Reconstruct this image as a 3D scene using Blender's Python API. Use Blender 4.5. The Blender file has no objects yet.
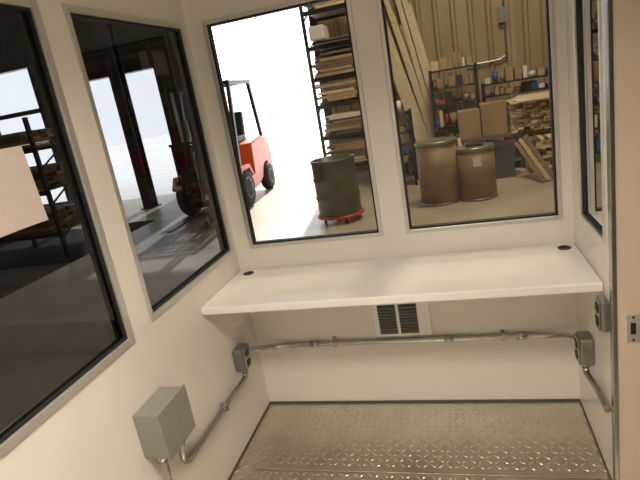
import bpy, bmesh, math, random
from mathutils import Vector, Matrix
random.seed(7)
scene=bpy.context.scene

# ---------------------------------------------------------------- materials
def mat(name,col,rough=0.5,metal=0.0,noise=0.0,nscale=8.0,bump=0.0,spec=None,stretch=(1,1,1)):
    m=bpy.data.materials.new(name); m.use_nodes=True
    nt=m.node_tree; b=nt.nodes['Principled BSDF']
    b.inputs['Base Color'].default_value=(*col,1); b.inputs['Roughness'].default_value=rough
    b.inputs['Metallic'].default_value=metal
    if spec is not None: b.inputs['Specular IOR Level'].default_value=spec
    if noise>0 or bump>0:
        tc=nt.nodes.new('ShaderNodeTexCoord'); mp=nt.nodes.new('ShaderNodeMapping')
        mp.inputs['Scale'].default_value=stretch
        n=nt.nodes.new('ShaderNodeTexNoise'); n.inputs['Scale'].default_value=nscale; n.inputs['Detail'].default_value=5
        nt.links.new(tc.outputs['Object'],mp.inputs['Vector']); nt.links.new(mp.outputs['Vector'],n.inputs['Vector'])
        if noise>0:
            r=nt.nodes.new('ShaderNodeValToRGB')
            r.color_ramp.elements[0].position=0.3; r.color_ramp.elements[1].position=0.7
            r.color_ramp.elements[0].color=(*[c*(1-noise) for c in col],1)
            r.color_ramp.elements[1].color=(*[min(1,c*(1+noise*0.6)) for c in col],1)
            nt.links.new(n.outputs['Fac'],r.inputs['Fac']); nt.links.new(r.outputs['Color'],b.inputs['Base Color'])
        if bump>0:
            bp=nt.nodes.new('ShaderNodeBump'); bp.inputs['Strength'].default_value=bump; bp.inputs['Distance'].default_value=0.01
            nt.links.new(n.outputs['Fac'],bp.inputs['Height']); nt.links.new(bp.outputs['Normal'],b.inputs['Normal'])
    return m

def glassmat(name,tint):
    m=bpy.data.materials.new(name); m.use_nodes=True; nt=m.node_tree; nt.nodes.clear()
    o=nt.nodes.new('ShaderNodeOutputMaterial'); t=nt.nodes.new('ShaderNodeBsdfTransparent'); t.inputs[0].default_value=(*tint,1)
    g=nt.nodes.new('ShaderNodeBsdfGlossy'); g.inputs['Roughness'].default_value=0.0
    f=nt.nodes.new('ShaderNodeFresnel'); f.inputs[0].default_value=1.45
    mx=nt.nodes.new('ShaderNodeMixShader')
    nt.links.new(f.outputs[0],mx.inputs[0]); nt.links.new(t.outputs[0],mx.inputs[1]); nt.links.new(g.outputs[0],mx.inputs[2])
    nt.links.new(mx.outputs[0],o.inputs[0]); return m

def emis(name,col,s):
    m=bpy.data.materials.new(name); m.use_nodes=True; b=m.node_tree.nodes['Principled BSDF']
    b.inputs['Base Color'].default_value=(*col,1); b.inputs['Emission Color'].default_value=(*col,1); b.inputs['Emission Strength'].default_value=s
    return m

CREAM=mat('cream_paint',(0.82,0.79,0.735),0.26,noise=0.03,nscale=3)
DESK=mat('desk_laminate',(0.88,0.87,0.84),0.14,noise=0.02,nscale=4)
FRAME=mat('window_aluminium',(0.62,0.61,0.58),0.35,0.6)
GASKET=mat('gasket_black',(0.015,0.015,0.015),0.6)
GLASS=glassmat('clear_glass',(0.93,0.94,0.92))
TINT=glassmat('tinted_glass',(0.26,0.27,0.285))
PLATE=mat('diamond_plate',(0.66,0.62,0.53),0.30,0.92,noise=0.12,nscale=5)
CAULK=mat('dark_joint',(0.10,0.09,0.07),0.7)
GALV=mat('galvanised',(0.46,0.455,0.43),0.22,0.95,noise=0.10,nscale=30)
GREYBOX=mat('grey_enamel',(0.27,0.27,0.235),0.38,0.1,noise=0.08,nscale=12)
DARKBOX=mat('cast_box',(0.26,0.255,0.235),0.33,0.75,noise=0.2,nscale=20)
TAN=mat('jamb_tan',(0.74,0.60,0.47),0.45,noise=0.05,nscale=4)
BLACK=mat('black_plastic',(0.012,0.012,0.012),0.45)
VENTD=mat('vent_dark',(0.05,0.05,0.045),0.5)
VENTL=mat('vent_louver',(0.25,0.24,0.22),0.4,0.3)
PAPER=mat('paper',(0.52,0.44,0.40),0.8,noise=0.03,nscale=20)
CONC=mat('concrete',(0.40,0.345,0.27),0.40,noise=0.22,nscale=1.3)
FLOORSHADE=mat('floor_shade_colour',(0.016,0.016,0.016),0.9,noise=0.3,nscale=1.5,spec=0.12)  # shade put into the floor colour, keeps the left sun patch dark
CONCOUT=mat('concrete_outside',(0.75,0.75,0.74),0.8,noise=0.08,nscale=1)
SIDING=mat('metal_siding_tan',(0.42,0.33,0.195),0.42,0.15,noise=0.14,nscale=1.5,stretch=(3,1,0.5))
SIDING2=mat('metal_siding_groove',(0.24,0.185,0.105),0.6)
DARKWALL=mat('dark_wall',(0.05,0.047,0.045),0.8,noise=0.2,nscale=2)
ROOF=mat('roof_steel',(0.20,0.18,0.15),0.7,noise=0.1)
WOOD1=mat('pine',(0.47,0.32,0.17),0.6,noise=0.25,nscale=6,stretch=(1,8,8))
WOOD2=mat('pine_pale',(0.75,0.62,0.42),0.6,noise=0.2,nscale=6,stretch=(1,8,8))
WOOD3=mat('weathered_wood',(0.19,0.14,0.10),0.7,noise=0.3,nscale=6,stretch=(1,8,8))
CARD=mat('cardboard',(0.36,0.235,0.125),0.75,noise=0.12,nscale=4)
CARD2=mat('fibre_drum',(0.27,0.172,0.10),0.55,noise=0.15,nscale=5)
RACK=mat('rack_steel',(0.035,0.035,0.04),0.5,0.4)
RED=mat('red_paint',(0.50,0.03,0.02),0.4)
BLUE=mat('blue_paint',(0.04,0.09,0.30),0.4)
WHITE=mat('white_item',(0.75,0.74,0.70),0.5)
ORANGE=mat('forklift_orange',(0.78,0.11,0.03),0.35,noise=0.06)
RUBBER=mat('rubber',(0.02,0.02,0.02),0.75,noise=0.2,nscale=20)
HUB=mat('hub_grey',(0.45,0.42,0.38),0.4,0.5)
STEELD=mat('dark_steel',(0.04,0.04,0.045),0.4,0.6)
OLIVE=mat('drum_olive',(0.085,0.080,0.050),0.4,0.1,noise=0.25,nscale=5)
RIM=mat('drum_rim',(0.30,0.29,0.25),0.35,0.8)
PLATEM=mat('strike_metal',(0.75,0.73,0.68),0.3,0.6)
LAMP=emis('lamp_diffuser',(1.0,0.9,0.75),3.0)

# ---------------------------------------------------------------- mesh builder
class B:
    def __init__(s): s.bm=bmesh.new(); s.mats=[]
    def mi(s,m):
        if m not in s.mats: s.mats.append(m)
        return s.mats.index(m)
    def _tag(s,vs,m,smooth=False):
        i=s.mi(m); fs=set()
        for v in vs:
            for f in v.link_faces: fs.add(f)
        for f in fs: f.material_index=i; f.smooth=smooth
        return fs
    def box(s,x0,x1,y0,y1,z0,z1,m,bev=0.0,M=None,seg=2):
        T=Matrix.Translation(((x0+x1)/2,(y0+y1)/2,(z0+z1)/2))@Matrix.Diagonal((abs(x1-x0),abs(y1-y0),abs(z1-z0),1))
        if M is not None: T=M@T
        r=bmesh.ops.create_cube(s.bm,size=1,matrix=T); vs=r['verts']; s._tag(vs,m)
        if bev>0:
            es=set(e for v in vs for e in v.link_edges)
            rr=bmesh.ops.bevel(s.bm,geom=list(es),offset=bev,segments=seg,profile=0.5,affect='EDGES')
            for f in rr['faces']: f.material_index=s.mi(m)
        return s
    def bar(s,p0,p1,w,h,m,up=(0,0,1)):
        p0=Vector(p0);p1=Vector(p1);d=p1-p0;L=d.length;d.normalize()
        u=Vector(up)
        if abs(d.dot(u))>0.98: u=Vector((1,0,0))
        x=d.cross(u).normalized(); z=x.cross(d).normalized()
        M=Matrix(((x.x,d.x,z.x,p0.x),(x.y,d.y,z.y,p0.y),(x.z,d.z,z.z,p0.z),(0,0,0,1)))
        return s.box(-w/2,w/2,0,L,-h/2,h/2,m,M=M)
    def lathe(s,prof,m,M=None,seg=32):
        M=M or Matrix.Identity(4); i=s.mi(m); rings=[]
        for r,z in prof:
            rings.append([s.bm.verts.new(M@Vector((r*math.cos(2*math.pi*k/seg),r*math.sin(2*math.pi*k/seg),z))) for k in range(seg)])
        for a in range(len(rings)-1):
            for k in range(seg):
                f=s.bm.faces.new((rings[a][k],rings[a][(k+1)%seg],rings[a+1][(k+1)%seg],rings[a+1][k])); f.material_index=i; f.smooth=True
        for ring,rev in ((rings[0],True),(rings[-1],False)):
            f=s.bm.faces.new(list(reversed(ring)) if rev else ring); f.material_index=i
        return s
    def cyl(s,p0,p1,r,m,seg=20,r2=None):
        p0=Vector(p0);p1=Vector(p1);d=p1-p0
        M=Matrix.Translation(p0)@d.to_track_quat('Z','Y').to_matrix().to_4x4()
        return s.lathe([(r,0),(r2 if r2 is not None else r,d.length)],m,M,seg)
    def tube(s,pts,r,m,seg=12,sub=8):
        P=[Vector(p) for p in pts]; Q=[]
        for k in range(len(P)-1):
            a=P[max(k-1,0)];b=P[k];c=P[k+1];d=P[min(k+2,len(P)-1)]
            for j in range(sub):
                t=j/sub
                Q.append(0.5*((2*b)+(c-a)*t+(2*a-5*b+4*c-d)*t*t+(3*b-a-3*c+d)*t**3))
        Q.append(P[-1]); i=s.mi(m); rings=[]; nrm=None
        for k,q in enumerate(Q):
            t=(Q[min(k+1,len(Q)-1)]-Q[max(k-1,0)]).normalized()
            if nrm is None: nrm=t.orthogonal().normalized()
            nrm=(nrm-t*nrm.dot(t)).normalized(); bn=t.cross(nrm)
            rings.append([s.bm.verts.new(q+r*(math.cos(2*math.pi*j/seg)*nrm+math.sin(2*math.pi*j/seg)*bn)) for j in range(seg)])
        for a in range(len(rings)-1):
            for j in range(seg):
                f=s.bm.faces.new((rings[a][j],rings[a][(j+1)%seg],rings[a+1][(j+1)%seg],rings[a+1][j])); f.material_index=i; f.smooth=True
        s.bm.faces.new(list(reversed(rings[0]))).material_index=i; s.bm.faces.new(rings[-1]).material_index=i
        return s
    def prism(s,prof,x0,x1,m,bev=0.0,M=None):
        M=M or Matrix.Identity(4); i=s.mi(m)
        a=[s.bm.verts.new(M@Vector((x0,y,z))) for y,z in prof]; b=[s.bm.verts.new(M@Vector((x1,y,z))) for y,z in prof]
        n=len(prof); fs=[s.bm.faces.new(a),s.bm.faces.new(list(reversed(b)))]
        for k in range(n): fs.append(s.bm.faces.new((a[(k+1)%n],a[k],b[k],b[(k+1)%n])))
        for f in fs: f.material_index=i
        if bev>0:
            es=set(e for f in fs for e in f.edges)
            rr=bmesh.ops.bevel(s.bm,geom=list(es),offset=bev,segments=3,profile=0.5,affect='EDGES')
            for f in rr['faces']: f.material_index=i; f.smooth=True
        return s
    def obj(s,name,loc=None,rotz=0,parent=None):
        bmesh.ops.recalc_face_normals(s.bm,faces=s.bm.faces)
        me=bpy.data.meshes.new(name); s.bm.to_mesh(me); s.bm.free()
        for m in s.mats: me.materials.append(m)
        o=bpy.data.objects.new(name,me); scene.collection.objects.link(o)
        if loc: o.location=loc
        o.rotation_euler[2]=rotz
        if parent: o.parent=parent
        return o

def wall(name,axis,p0,p1,u0,u1,z0,z1,holes,m):
    """slab with rectangular holes; axis 'x': slab occupies x in p0..p1, u is y. axis 'y': u is x."""
    b=B()
    us=sorted(set([u0,u1]+[h[0] for h in holes]+[h[1] for h in holes]))
    for a,c in zip(us[:-1],us[1:]):
        mid=(a+c)/2; cuts=sorted([(h[2],h[3]) for h in holes if h[0]<mid<h[1]])
        z=z0; segs=[]
        for lo,hi in cuts:
            if lo>z: segs.append((z,lo))
            z=hi
        if z<z1: segs.append((z,z1))
        for lo,hi in segs:
            if axis=='x': b.box(p0,p1,a,c,lo,hi,m)
            else: b.box(a,c,p0,p1,lo,hi,m)
    return b.obj(name)

def window(name,axis,face,inward,u0,u1,z0,z1,glass,fw=0.018,proud=0.006):
    """framed pane: outer aluminium frame + black gasket + glass"""
    b=B()
    def bx(a,c,lo,hi,d0,d1,m,bev=0):
        q0=face-inward*d1; q1=face-inward*d0
        p,q=min(q0,q1),max(q0,q1)
        if axis=='x': b.box(p,q,a,c,lo,hi,m,bev)
        else: b.box(a,c,p,q,lo,hi,m,bev)
    def ring(o,w,d0,d1,m,bev=0):
        a,c,lo,hi=u0+o,u1-o,z0+o,z1-o
        bx(a,a+w,lo,hi,d0,d1,m,bev); bx(c-w,c,lo,hi,d0,d1,m,bev)
        bx(a+w,c-w,lo,lo+w,d0,d1,m,bev); bx(a+w,c-w,hi-w,hi,d0,d1,m,bev)
    ring(-0.004,fw,-proud,0.05,FRAME,0.002)
    ring(fw-0.004,0.008,0.002,0.03,GASKET)
    g=0.012
    a,c,lo,hi=u0+fw,u1-fw,z0+fw,z1-fw
    i=b.mi(glass)
    p=face-inward*g
    if axis=='x': co=[(p,a,lo),(p,c,lo),(p,c,hi),(p,a,hi)]
    else: co=[(a,p,lo),(c,p,lo),(c,p,hi),(a,p,hi)]
    b.bm.faces.new([b.bm.verts.new(v) for v in co]).material_index=i
    return b.obj(name)

# ---------------------------------------------------------------- booth
XL,XR,YF,YB,H=-1.101,0.437,2.279,-0.75,2.25
T=0.06
ZW0,ZW1=0.8835,1.93
wall('wall_front','y',YF,YF+T,XL-T,XR+T,-0.05,H,[(-1.02,-0.366,ZW0,ZW1),(-0.254,0.393,ZW0,ZW1)],CREAM)
wall('wall_left','x',XL-T,XL,YB,YF,-0.05,H,[(0.30,1.367,ZW0-0.02,ZW1),(1.483,2.232,ZW0,ZW1)],CREAM)
wall('wall_right','x',XR,XR+T,YB,YF,-0.05,H,[(0.72,1.72,0.0,2.05),(1.795,2.13,0.93,ZW1)],CREAM)
wall('wall_back','y',YB-T,YB,XL-T,XR+T,-0.05,H,[],CREAM)
B().box(XL-T,XR+T,YB-T,YF+T,H,H+0.08,CREAM).obj('ceiling')
window('window_1','y',YF,-1,-1.02,-0.366,ZW0,ZW1,GLASS)
window('window_2','y',YF,-1,-0.254,0.393,ZW0,ZW1,GLASS)
window('window_3','x',XL,1,0.30,1.367,ZW0-0.02,ZW1,TINT,fw=0.026)
window('window_4','x',XL,1,1.483,2.232,ZW0,ZW1,TINT,fw=0.022)
window('window_5','x',XR,-1,1.795,2.13,0.93,ZW1,GLASS,fw=0.012)

# floor : tread plate with real raised lugs
b=B(); b.box(XL,XR,YB,YF,-0.05,0,PLATE)
i=b.mi(PLATE); s=0.032; n=0
for a in range(int((XR-XL)/s)):
    for c in range(int((YF-0.75)/s)):
        cx=XL+0.02+a*s; cy=0.77+c*s
        ang=math.radians(45 if (a+c)%2 else -45); ca,sa=math.cos(ang),math.sin(ang)
        lo=[];hi=[]
        for k,(px,py) in enumerate([(-1,0),(-.55,.30),(.55,.30),(1,0),(.55,-.30),(-.55,-.30)]):
            px*=0.0155;py*=0.0155
            lo.append(b.bm.verts.new((cx+px*ca-py*sa,cy+px*sa+py*ca,0)))
            px*=0.6;py*=0.6
            hi.append(b.bm.verts.new((cx+px*ca-py*sa,cy+px*sa+py*ca,0.0024)))
        b.bm.faces.new(hi).material_index=i
        for k in range(6): b.bm.faces.new((lo[k],lo[(k+1)%6],hi[(k+1)%6],hi[k])).material_index=i
b.obj('floor')
B().box(XL+0.001,XR-0.001,YF-0.006,YF-0.0005,0.0,0.010,CAULK).box(XL+0.0005,XL+0.006,YB+0.01,YF-0.006,0,0.008,CAULK).box(XR-0.006,XR-0.0005,1.73,YF-0.006,0,0.008,CAULK).obj('baseboard_front')
b=B(); b.box(XL+0.08,XR-0.03,1.775,1.800,0.002,0.006,PLATE,0.001)  # thin raised plate strip across the floor
b.obj('floor_strip')

# desk
b=B()
DT=0.775
b.box(XL+0.001,XR-0.001,1.82,YF-0.001,DT-0.035,DT,DESK,0.007,seg=3)
for cx in (-1.03,0.385):
    b.lathe([(0.026,DT-0.001),(0.026,DT+0.003),(0.019,DT+0.003),(0.019,DT+0.001),(0.001,DT+0.001)],BLACK,Matrix.Translation((cx,2.21,0)))
b.obj('desk')

# vent on wall under desk
b=B()
vx0,vx1,vz0,vz1=-0.465,-0.195,0.373,0.56
b.box(vx0,vx1,YF-0.012,YF,vz0,vz1,DESK,0.003)
for a,c in ((vx0+0.025,vx0+0.11),(vx0+0.125,vx0+0.21)):
    b.box(a,c,YF-0.014,YF-0.0118,vz0+0.016,vz1-0.02,VENTD)
    for k in range(9):
        z=vz0+0.026+k*0.0155
        M=Matrix.Translation(((a+c)/2,YF-0.0165,z))@Matrix.Rotation(math.radians(35),4,'X')
        b.box(-(c-a)/2+0.002,(c-a)/2-0.002,-0.004,0.004,-0.001,0.001,VENTL,M=M)
b.obj('air_vent')

# outlet boxes and conduit
def outlet(name,side,yc,zc,w=0.085,h=0.115,d=0.055,knob=True):
    b=B(); x=XL if side<0 else XR; s=1 if side<0 else -1
    x0,x1=sorted((x,x+s*d)); b.box(x0,x1,yc-w/2,yc+w/2,zc-h/2,zc+h/2,DARKBOX,0.010,seg=3)
    f=x+s*d; x0,x1=sorted((f,f+s*0.004)); b.box(x0,x1,yc-w/2+0.006,yc+w/2-0.006,zc-h/2+0.006,zc+h/2-0.006,GALV,0.0015)
    f+=s*0.004
    for dz in (0.024,-0.024):
        x0,x1=sorted((f,f+s*0.003)); b.box(x0,x1,yc-0.017,yc+0.017,zc+dz-0.014,zc+dz+0.014,BLACK,0.001)
    if knob: b.cyl((x+s*0.027,yc,zc-h/2-0.022),(x+s*0.027,yc,zc-h/2),0.017,GALV)
    return b.obj(name)
outlet('electrical_outlet_box',-1,2.03,0.42)
outlet('electrical_outlet_box',1,2.01,0.42)
outlet('electrical_outlet_box',1,1.778,0.68,0.065,0.115,0.03,False)
r=0.013
b=B()
b.tube([(XL+0.035,2.070,0.425),(XL+0.042,2.125,0.412),(XL+0.085,2.215,0.372),(XL+0.17,YF-0.017,0.353),(XL+0.35,YF-0.016,0.353),(-0.3,YF-0.016,0.353),(0.1,YF-0.016,0.353),(XR-0.17,YF-0.017,0.353),(XR-0.085,2.215,0.372),(XR-0.042,2.115,0.412),(XR-0.035,2.05,0.425)],r,GALV)
for cx in (-0.78,-0.12,0.2):
    b.cyl((cx-0.022,YF-0.018,0.353),(cx+0.022,YF-0.018,0.353),0.0165,GALV)
for cx in (-0.68,0.12):
    b.box(cx-0.009,cx+0.009,YF-0.004,YF-0.0005,0.325,0.381,GALV); b.box(cx-0.009,cx+0.009,YF-0.031,YF-0.002,0.366,0.370,GALV)
b.obj('electrical_conduit')
b=B()
b.tube([(XL+0.027,2.03,0.340),(XL+0.027,2.015,0.322),(XL+0.022,1.97,0.312),(XL+0.017,1.87,0.312),(XL+0.017,1.65,0.312),(XL+0.017,1.50,0.312),(XL+0.022,1.44,0.325),(XL+0.035,1.405,0.37),(XL+0.045,1.40,0.43),(XL+0.045,1.40,0.475)],r,GALV)
b.box(XL,XL+0.034,1.785,1.80,0.295,0.329,GALV); b.cyl((XL+0.045,1.40,0.452),(XL+0.045,1.40,0.484),0.019,GALV)
b.obj('electrical_conduit')
b=B(); b.tube([(XL+0.04,1.29,0.475),(XL+0.04,1.29,0.40),(XL+0.03,1.29,0.30),(XL+0.017,1.29,0.2),(XL+0.017,1.29,0.008)],r,GALV); b.cyl((XL+0.04,1.29,0.45),(XL+0.04,1.29,0.484),0.019,GALV)
b.obj('electrical_conduit')
b=B()
b.tube([(XR-0.027,2.01,0.340),(XR-0.027,1.995,0.322),(XR-0.022,1.96,0.316),(XR-0.017,1.88,0.322),(XR-0.017,1.74,0.33)],r,GALV)
b.obj('electrical_conduit')
b=B()
b.box(XL,XL+0.095,1.255,1.43,0.485,0.650,GREYBOX,0.004); b.box(XL+0.095,XL+0.101,1.25,1.435,0.48,0.655,GREYBOX,0.002)
b.cyl((XL+0.101,1.345,0.492),(XL+0.103,1.345,0.492),0.005,GALV); b.cyl((XL+0.101,1.345,0.643),(XL+0.103,1.345,0.643),0.005,GALV)
b.obj('junction_box')

# door jamb, strike plate and edge trim
b=B(); b.box(XR+0.002,0.66,1.705,1.795,-0.05,2.15,TAN,0.003)
b.box(XR-0.006,XR+0.008,1.700,1.735,0.0,2.15,GALV,0.002)
b.obj('trim_1')
b=B(); b.box(0.470,0.508,1.700,1.705,0.61,0.71,PLATEM,0.002); b.box(0.483,0.498,1.6985,1.7002,0.640,0.680,BLACK)
b.cyl((0.491,1.7,0.62),(0.491,1.6985,0.62),0.004,STEELD); b.cyl((0.491,1.7,0.70),(0.491,1.6985,0.70),0.004,STEELD)
b.obj('strike_plate')
b=B(); b.box(XR+0.001,0.60,0.66,0.72,-0.05,2.15,TAN,0.003); b.obj('trim_2')

# paper taped to glass
b=B(); g=[]
for k in range(7):
    y=0.88+0.28*k/6; xx=XL+0.010+0.004*math.sin(k*1.1)
    g.append((b.bm.verts.new((xx,y,1.345)),b.bm.verts.new((xx-0.002,y-0.01,1.55))))
for k in range(6):
    f=b.bm.faces.new((g[k][0],g[k+1][0],g[k+1][1],g[k][1])); f.smooth=True
b.mi(PAPER); b.obj('paper_sheet')

# booth ceiling lamp
b=B(); b.box(-0.75,0.1,0.35,0.65,H-0.04,H,WHITE,0.004); b.box(-0.73,0.08,0.37,0.63,H-0.045,H-0.04,LAMP); b.obj('ceiling_lamp')
def area(name,loc,sx,sy,e,col,target=None):
    l=bpy.data.lights.new(name,'AREA'); l.shape='RECTANGLE'; l.size=sx; l.size_y=sy; l.energy=e; l.color=col
    o=bpy.data.objects.new(name,l); scene.collection.objects.link(o); o.location=loc
    if target: o.rotation_euler=(Vector(target)-Vector(loc)).to_track_quat('-Z','Y').to_euler()
    return o
al=area('ceiling_lamp_light',(-0.33,0.5,H-0.05),0.8,0.25,25,(1.0,0.88,0.745)); al.data.spread=math.radians(140)

# ---------------------------------------------------------------- warehouse
G=-0.10; WY=10.5; WX0,WX1=-14.0,5.0; WH=5.2
B().box(-5.25,WX1,-5,8.0,G-0.2,G,CONC).box(WX0,WX1,8.0,WY+0.2,G-0.2,G,CONC).obj('warehouse_floor')
B().box(WX0,-5.25,-5,8.0,G-0.2,G,FLOORSHADE).obj('warehouse_floor_dark')
B().box(WX0-20,WX1+20,WY+0.2,60,G-0.2,G-0.005,CONCOUT).obj('ground_outside')
wall('wall_warehouse_far','y',WY,WY+0.2,WX0,WX1,G,WH,[(-12.3,-9.1,G,3.2),(-8.3,-6.0,G,2.65),(-5.1,-2.5,G,4.0)],SIDING)
b=B()
x=-2.30; k=0
while x<WX1-0.1:
    M=Matrix.Translation((x,WY,0))
    vs=[]
    for z in (-0.1,WH-0.01):
        vs.append([b.bm.verts.new((x+dx,WY+dy,z)) for dx,dy in ((-0.05,-0.001),(-0.022,-0.04),(0.022,-0.04),(0.05,-0.001))])
    for j in range(3): b.bm.faces.new((vs[0][j],vs[0][j+1],vs[1][j+1],vs[1][j])).material_index=b.mi(SIDING)
    b.box(x-0.062,x-0.05,WY-0.004,WY-0.001,-0.1,WH-0.01,SIDING2)
    x+=0.305
b.obj('wall_siding_ribs')
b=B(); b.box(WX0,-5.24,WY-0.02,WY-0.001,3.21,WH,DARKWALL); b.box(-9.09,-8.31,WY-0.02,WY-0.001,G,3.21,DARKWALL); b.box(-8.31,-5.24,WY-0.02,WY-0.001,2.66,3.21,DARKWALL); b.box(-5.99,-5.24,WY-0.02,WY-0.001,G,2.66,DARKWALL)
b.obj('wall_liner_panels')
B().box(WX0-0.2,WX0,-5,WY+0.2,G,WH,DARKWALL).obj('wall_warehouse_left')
B().box(WX1,WX1+0.2,-5,WY+0.2,G,WH,SIDING).obj('wall_warehouse_right')
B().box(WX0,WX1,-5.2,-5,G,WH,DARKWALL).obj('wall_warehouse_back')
B().box(WX0-0.2,WX1+0.2,-5.2,WY+0.2,WH,WH+0.2,ROOF).obj('ceiling_warehouse')
b=B()  # steel frames of the three warehouse door openings
for a in (-5.22,-2.50):
    b.box(a,a+0.12,WY-0.07,WY-0.021,G,4.1,STEELD)
b.box(-5.22,-2.38,WY-0.07,WY-0.021,4.0,4.15,STEELD); b.obj('door_frame_1')
b=B()
for a in (-8.40,-6.0): b.box(a,a+0.1,WY-0.07,WY-0.021,G,2.75,STEELD)
b.box(-8.40,-5.9,WY-0.07,WY-0.021,2.65,2.8,STEELD); b.obj('door_frame_2')
b=B()
for a in (-12.3,-10.9,-9.2): b.box(a,a+0.1,WY+0.05,WY+0.12,G,3.2,STEELD)
b.box(-12.2,-9.1,WY+0.05,WY+0.12,2.2,2.3,STEELD); b.obj('door_frame_3')

# steel columns
for k,(cx,cy) in enumerate(((-7.3,9.6),(-6.15,9.3),(-8.55,8.2))):
    b=B(); w=0.11
    b.box(cx-w,cx+w,cy-w,cy-w+0.02,G,WH,STEELD); b.box(cx-w,cx+w,cy+w-0.02,cy+w,G,WH,STEELD); b.box(cx-0.01,cx+0.01,cy-w+0.02,cy+w-0.02,G,WH,STEELD)
    b.box(cx-w-0.04,cx+w+0.04,cy-w-0.04,cy+w+0.04,G,G+0.02,STEELD)
    b.obj('steel_column')

def rack(name,x0,x1,y0,y1,levels,top,loads,seed,mats=(WOOD1,WOOD2,WOOD3),over=0.1,extra=None):
    rnd=random.Random(seed); b=B(); p=0.05
    for xx in (x0,x1-p):
        for yy in (y0,y1-p): b.box(xx,xx+p,yy,yy+p,G,top,RACK)
        z=G+0.3
        while z+0.5<top: b.bar((xx+p/2,y0+p,z),(xx+p/2,y1-p,z+0.4),0.02,0.02,RACK); z+=0.5
    for k,z in enumerate(levels):
        b.box(x0,x1,y0,y0+0.03,z-0.07,z,RACK); b.box(x0,x1,y1-0.03,y1,z-0.07,z,RACK)
        b.box(x0+p,x1-p,y0+0.03,y1-0.03,z-0.02,z,WOOD3)
        hmax=loads[k]; zz=z
        while zz<z+hmax:
            t=rnd.choice((0.025,0.04,0.05)); yy=y0-0.06
            while yy<y1-0.1:
                w=rnd.uniform(0.09,0.2)
                if rnd.random()<0.9:
                    b.box(x0+p+0.005+rnd.uniform(0,over),x1-p-0.005-rnd.uniform(0,over),yy,yy+w-0.006,zz,zz+t-0.004,rnd.choice(mats))
                yy+=w
            zz+=t
    if extra: extra(b)
    return b.obj(name)
def ex(b):
    b.box(-1.98,-1.42,8.55,9.3,1.10,1.13,WHITE); b.box(-2.05,-1.45,8.6,9.3,1.135,1.16,WOOD2)
    b.box(-2.15,-1.90,8.8,9.2,2.38,2.6,WHITE,0.02)
rack('lumber_rack',-2.27,-1.26,8.9,9.9,[0.30,0.82,1.35,1.80,2.30,2.85],3.3,[0.38,0.27,0.34,0.36,0.06,0.30],3,(WOOD1,WOOD3,WOOD3,WOOD1,WOOD3,WOOD2),0.25,ex)
rack('lumber_rack',-11.6,-9.6,7.8,8.8,[0.4,1.0,1.6,2.2],2.7,[0.4,0.3,0.35,0.3],5,(WOOD1,WOOD3,WOOD2,WHITE))
rack('lumber_rack',-6.9,-5.5,6.0,6.9,[0.3,0.9,1.5],1.9,[0.25,0.3,0.2],6,(WOOD3,WOOD1,WOOD3))

# leaning long boards (upper left of the second window)
b=B(); rnd=random.Random(4)
for k in range(11):
    xb=-0.62+k*0.055+rnd.uniform(-.02,.02); xt=-1.28+k*0.07+rnd.uniform(-.05,.05)
    b.bar((xb+0.05,10.02+0.02*(k%3),G+0.05),(xt+0.03,10.36,2.9+rnd.uniform(-0.5,0.5)),0.09,0.03,rnd.choice((WOOD1,WOOD2,WOOD2,WOOD1)),up=(0,1,0))
b.obj('leaning_boards')

# storage shelf with clutter
def shelf(name,x0,x1,y0,y1,zs,seed,frame=RACK,sz=(0.1,0.3),mats=(CARD,CARD,CARD,WHITE,STEELD,RED,BLUE,WOOD1,GALV)):
    rnd=random.Random(seed); b=B(); p=0.04; top=max(zs)+0.02
    for xx in (x0,x1-p):
        for yy in (y0,y1-p): b.box(xx,xx+p,yy,yy+p,G,top,frame)
    for k,z in enumerate(zs):
        b.box(x0,x1,y0,y1,z-0.03,z,frame)
        nxt=(zs[k+1]-0.05) if k+1<len(zs) else z+0.30
        xx=x0+p+0.01
        while xx<x1-p-0.06:
            w=rnd.uniform(*sz); w=min(w,x1-p-0.01-xx); h=rnd.uniform(0.3,0.92)*(nxt-z)
            m=rnd.choice(mats)
            if rnd.random()<0.25: b.cyl((xx+w/2,y0+0.15,z),(xx+w/2,y0+0.15,z+h*0.8),min(w*0.42,0.12),m)
            else: b.box(xx,xx+w-0.015,y0+rnd.uniform(0.01,0.08),y1-rnd.uniform(0.02,0.1),z,z+h,m,0.004)
            xx+=w+rnd.uniform(0,0.02)
    return b.obj(name)
shelf('storage_shelf',-0.36,0.44,9.56,9.96,[0.15,0.62,1.02,1.28,1.58],11,RACK,(0.05,0.15),(CARD,CARD,STEELD,WHITE,BLUE,RED,WOOD1,WOOD2,STEELD))
shelf('storage_shelf',0.50,1.9,9.60,9.96,[0.15,0.62,1.02,1.22],21,RACK,(0.05,0.14),(CARD,CARD,WOOD2,WHITE,BLUE,RED,WOOD1,STEELD))
shelf('storage_shelf',1.28,2.7,6.1,6.6,[0.1,0.5,0.9,1.3,1.7,2.1,2.5],12,WOOD3,(0.1,0.3),(CARD,CARD,WOOD1,STEELD,WHITE,CARD2,RED))
shelf('storage_shelf',-1.22,-0.66,8.3,8.75,[0.08,0.42,0.76,1.05],14,RACK,(0.06,0.13),(STEELD,RED,WHITE,BLUE,CARD,WHITE,RED))

# workbench with boxes and lumber
b=B()
b.box(0.0,2.0,8.6,9.5,0.42,0.47,WOOD3)
for xx in (0.02,0.95,1.9):
    for yy in (8.62,9.42): b.box(xx,xx+0.08,yy,yy+0.06,G,0.42,STEELD)
b.box(0.1,1.9,8.65,9.45,0.03,0.06,WOOD3)
b.obj('workbench')
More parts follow.
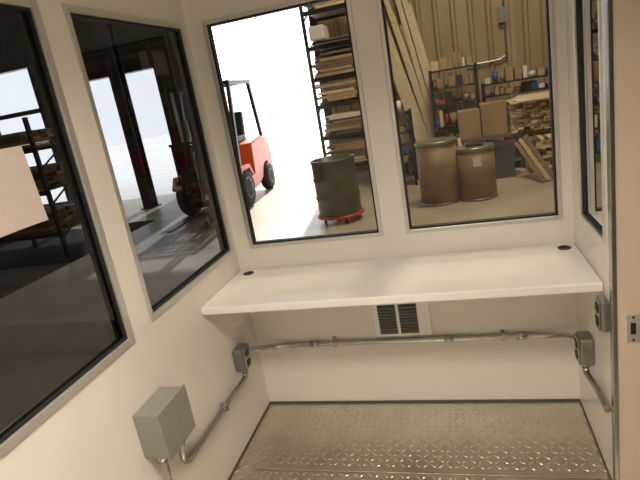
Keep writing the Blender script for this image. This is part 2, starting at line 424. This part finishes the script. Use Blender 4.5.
# plastic bin beside the fibre drums
b=B(); 
def trap(b,cx,cy,w0,w1,z0,z1,m):
    v=[]
    for w,z in ((w0,z0),(w1,z1)):
        v.append([b.bm.verts.new((cx+sx*w/2,cy+sy*w*0.4,z)) for sx,sy in ((-1,-1),(1,-1),(1,1),(-1,1))])
    i=b.mi(m); b.bm.faces.new(list(reversed(v[0]))).material_index=i
    for k in range(4): b.bm.faces.new((v[0][k],v[0][(k+1)%4],v[1][(k+1)%4],v[1][k])).material_index=i
BIN=mat('grey_bin',(0.09,0.09,0.085),0.5)
trap(b,0.62,8.15,0.30,0.38,G,G+0.50,BIN)
for y0,y1 in ((7.98,8.0),(8.30,8.32)): b.box(0.42,0.82,y0,y1,G+0.48,G+0.52,BIN)
for x0,x1 in ((0.42,0.44),(0.80,0.82)): b.box(x0,x1,8.0,8.30,G+0.48,G+0.52,BIN)
b.obj('waste_bin')
def carton(name,x0,x1,y0,y1,z0,z1):
    b=B(); b.box(x0,x1,y0,y1,z0,z1,CARD,0.005); b.box(x0+0.001,x1-0.001,(y0+y1)/2-0.03,(y0+y1)/2+0.03,z1-0.001,z1+0.001,WOOD1)
    b.box(x0-0.001,x1+0.001,y0-0.001,y0+0.004,z1-0.07,z1-0.068,WOOD3); return b.obj(name)
carton('cardboard_box',0.05,0.38,8.65,9.1,0.471,0.90); carton('cardboard_box',0.40,0.78,8.7,9.15,0.471,0.96)
b=B(); rnd=random.Random(9)
z=0.471
while z<0.90:
    xx=0.82
    while xx<1.9:
        w=rnd.choice((0.05,0.09,0.09)); d=rnd.uniform(0,0.12)
        b.box(xx,xx+w-0.008,8.6-d+0.02,9.3,z,z+0.033,rnd.choice((WOOD2,WOOD2,WOOD1))); xx+=w
    z+=0.04
b.box(0.82,1.95,8.45,9.3,z,z+0.02,WOOD2); b.box(0.9,1.7,8.4,9.2,z+0.02,z+0.04,WHITE)
for k in range(4): b.box(0.85+0.05*k,1.7+0.1*k,8.5+k*0.2,8.6+k*0.2,z+0.041,z+0.07,WOOD2)
b.obj('lumber_stack')
b=B(); z=G
while z<0.36:
    xx=0.98
    while xx<2.4:
        w=rnd.choice((0.06,0.10)); d=rnd.uniform(0,0.1)
        b.box(xx,xx+w-0.006,8.2-d,8.54,z,z+0.045,rnd.choice((WOOD2,WOOD1,WOOD3,WOOD2))); xx+=w
    z+=0.05
b.obj('lumber_stack')
b=B()
for k in range(3):
    b.bar((1.08+k*0.07,7.42+k*0.05,G+0.02),(0.80+k*0.06,7.90,0.42+0.04*k),0.055,0.02,(WOOD3,WOOD1,WOOD3)[k],up=(0,1,0))
b.obj('leaning_boards')
# wall conduit on siding
b=B(); b.tube([(1.0,WY-0.08,4.5),(1.0,WY-0.08,3.0),(1.0,WY-0.08,1.75),(0.95,WY-0.08,1.62),(0.8,WY-0.08,1.58),(0.3,WY-0.08,1.58)],0.02,GALV); b.box(0.9,1.05,WY-0.14,WY-0.055,2.2,2.45,GREYBOX); b.obj('wall_conduit')

# steel drum on red dolly
b=B(); R=0.282
prof=[(R*.97,0.0),(R,0.02)]
for zc in (0.23,0.47):
    prof+=[(R,zc-0.03),(R+0.014,zc),(R,zc+0.03)]
prof+=[(R,0.68),(R+0.012,0.70),(R+0.012,0.72),(R-0.012,0.72),(R-0.015,0.30),(0.001,0.30)]
b.lathe(prof,OLIVE,Matrix.Translation((0,0,0.11)),40)
b.lathe([(0.30,0.08),(0.31,0.08),(0.31,0.11),(0.001,0.11)],RED,None,32)
for k in range(4):
    a=k*math.pi/2+0.5; cx,cy=0.22*math.cos(a),0.22*math.sin(a)
    b.cyl((cx-0.015,cy,0.035),(cx+0.015,cy,0.035),0.035,BLACK); b.box(cx-0.02,cx+0.02,cy-0.01,cy+0.01,0.035,0.085,RED)
b.obj('steel_drum',(-1.56,6.55,G))

def fibre(name,loc,R,Hh,label=False,fill=None,rot=0):
    b=B()
    b.lathe([(R,0.0),(R,0.03)],RIM,None,40)
    b.lathe([(R-0.004,0.03),(R-0.004,Hh*0.5),(R-0.004,Hh-0.04),(R-0.012,Hh-0.04),(R-0.012,0.3),(0.001,0.3)],CARD2,None,40)
    b.lathe([(R-0.012,Hh-0.045),(R+0.004,Hh-0.045),(R+0.006,Hh-0.01),(R,Hh),(R-0.012,Hh)],RIM,None,40)
    if label:
        for k in range(4):
            a0=-1.70+k*0.10; a1=a0+0.10
            vs=[b.bm.verts.new((math.cos(a)*(R+0.001),math.sin(a)*(R+0.001),z)) for a,z in ((a0,Hh*.66),(a1,Hh*.66),(a1,Hh*.83),(a0,Hh*.83))]
            b.bm.faces.new(vs).material_index=b.mi(WHITE)
    if fill:
        b.box(-0.1,0.12,-0.08,0.1,0.3,Hh+0.03,fill,0.01); b.bar((-0.1,0.1,0.3),(-0.18,0.18,Hh+0.1),0.05,0.02,WOOD2)
    return b.obj(name,loc,rot)
fibre('fibre_drum',(-0.27,6.98,G),0.265,0.82)
fibre('fibre_drum',(0.20,7.0,G),0.25,0.68,True,STEELD)

# ---------------------------------------------------------------- forklift (front towards -y)
FK=bpy.data.objects.new('forklift',None); scene.collection.objects.link(FK); FK.location=(-4.10,8.95,G)
FK.rotation_euler[2]=math.radians(4)
b=B()
b.prism([(-0.75,0.30),(-0.75,0.62),(-0.42,0.66),(-0.35,0.42),(-0.02,0.42),(0.02,1.00),(0.78,1.06),(1.08,1.0),(1.22,0.80),(1.25,0.40),(1.12,0.26),(1.08,0.26),(1.0,0.46),(0.88,0.58),(0.68,0.60),(0.52,0.52),(0.42,0.30),(0.1,0.20),(-0.4,0.20)],-0.50,0.50,ORANGE,0.03)
b.obj('body',parent=FK)
b=B()
for sx in (-1,1):
    b.prism([(-1.22,0.52),(-1.08,0.70),(-0.62,0.70),(-0.48,0.52),(-0.5,0.48),(-0.66,0.64),(-1.04,0.64),(-1.18,0.48)],sx*0.52-0.09,sx*0.52+0.09,ORANGE)
b.box(-0.44,0.44,-0.4,0.0,0.40,0.44,STEELD); b.prism([(-0.85,0.6),(-0.55,0.6),(-0.5,1.05),(-0.62,1.08)],-0.4,0.4,STEELD,0.02)
b.obj('fenders_dash',parent=FK)
b=B()
for sx in (-1,1):
    x=sx*0.45
    b.bar((x,-0.72,0.62),(x,-0.42,2.06),0.06,0.07,STEELD); b.bar((x,0.95,1.0),(x,0.72,2.06),0.06,0.07,STEELD)
    b.bar((x,-0.46,2.08),(x,0.76,2.08),0.07,0.06,STEELD)
for k in range(8): b.box(-0.45,0.45,-0.42+k*0.155,-0.38+k*0.155,2.09,2.12,STEELD)
b.box(-0.48,0.48,-0.48,-0.42,2.06,2.12,STEELD); b.box(-0.48,0.48,0.72,0.78,2.06,2.12,STEELD)
b.obj('overhead_guard',parent=FK)
b=B(); b.box(-0.25,0.25,0.1,0.6,1.03,1.15,BLACK,0.03)
M=Matrix.Translation((0,0.58,1.13))@Matrix.Rotation(math.radians(-12),4,'X'); b.box(-0.24,0.24,-0.06,0.06,0,0.45,BLACK,0.03,M)
b.bar((0,-0.5,1.0),(0,-0.28,1.2),0.04,0.04,BLACK)
b.tube([(0.17*math.cos(t*math.pi/6),-0.27+0.08*math.sin(t*math.pi/6),1.2+0.15*math.sin(t*math.pi/6)) for t in range(13)],0.012,BLACK,8,3)
b.obj('seat_and_wheel',parent=FK)
def wheel(name,x,y,R,w):
    b=B(); M=Matrix.Translation((x,y,R))@Matrix.Rotation(math.pi/2,4,'Y')
    b.lathe([(R*.55,-w/2),(R*.88,-w/2),(R,-w*.32),(R,w*.32),(R*.88,w/2),(R*.55,w/2)],RUBBER,M,32)
    b.lathe([(R*.3,-w*.35),(R*.55,-w*.5),(R*.56,w*.5),(R*.48,w*.5),(R*.3,w*.3),(R*.2,w*.42),(0.001,w*.42)],HUB,M,24)
    b.obj(name,parent=FK)
for sx in (-1,1):
    wheel('front_tyre',sx*0.50,-0.85,0.33,0.22); wheel('rear_tyre',sx*0.46,0.78,0.26,0.18)
b=B()
for sx in (-1,1):
    b.box(sx*0.36-0.04,sx*0.36+0.04,-1.22,-1.08,0.10,2.15,STEELD); b.box(sx*0.27-0.03,sx*0.27+0.03,-1.24,-1.12,0.08,2.05,STEELD)
    b.cyl((sx*0.15,-1.12,0.15),(sx*0.15,-1.12,1.6),0.035,GALV)
    b.box(sx*0.26-0.05,sx*0.26+0.05,-1.34,-1.29,0.06,0.70,STEELD); b.prism([(-1.30,0.06),(-2.3,0.06),(-2.3,0.075),(-1.30,0.11)],sx*0.26-0.05,sx*0.26+0.05,STEELD)
for z in (0.2,1.15,2.1): b.box(-0.38,0.38,-1.16,-1.09,z-0.05,z+0.05,STEELD)
for z in (0.25,0.62): b.box(-0.48,0.48,-1.30,-1.25,z-0.04,z+0.04,STEELD)
for k in range(7): b.box(-0.42+k*0.133,-0.39+k*0.133,-1.28,-1.26,0.62,1.25,STEELD)
b.box(-0.45,0.45,-1.28,-1.26,1.22,1.26,STEELD)
b.obj('mast_and_forks',parent=FK)

# ---------------------------------------------------------------- light
w=bpy.data.worlds.new('World'); scene.world=w; w.use_nodes=True
bg=w.node_tree.nodes['Background']; bg.inputs[0].default_value=(0.95,0.97,1.0,1); bg.inputs[1].default_value=3.5
sl=bpy.data.lights.new('sun','SUN'); sl.energy=8; sl.angle=0.02; sl.color=(1,0.97,0.92)
so=bpy.data.objects.new('sun',sl); scene.collection.objects.link(so); so.location=(-4,25,15)
so.rotation_euler=Vector((0.12,-1,-0.72)).to_track_quat('-Z','Y').to_euler()
for k,(lx,ly,e) in enumerate(((0.5,6.8,140),(0.5,3.6,60),(3.5,2.0,60),(-8.0,5.5,120))):  # ceiling lamps out of view; the last is added to brighten the left racking
    b=B(); b.box(-0.75,0.75,-0.15,0.15,0,0.08,WHITE,0.01); b.box(-0.72,0.72,-0.12,0.12,-0.01,0.0,LAMP)
    b.obj('ceiling_lamp',(lx,ly,WH-0.081))
    area('unseen_bay_light',(lx,ly,WH-0.11),1.4,0.5,e,(1.0,0.85,0.62))

# ---------------------------------------------------------------- camera
cd=bpy.data.cameras.new('camera'); cam=bpy.data.objects.new('camera',cd); scene.collection.objects.link(cam); scene.camera=cam
cd.sensor_fit='HORIZONTAL'; cd.sensor_width=36; cd.lens=36*520/640; cd.clip_start=0.01
Z=Vector((-323,1840,520)).normalized(); Y=Vector((130,169.8,-520)); Y=(Y-Z*Y.dot(Z)).normalized(); X=Y.cross(Z)
M=Matrix((X,Y,Z)).to_4x4(); M.translation=Vector((0,0,1.55)); cam.matrix_world=M
scene.view_settings.view_transform='Standard'
scene.view_settings.exposure=0.0
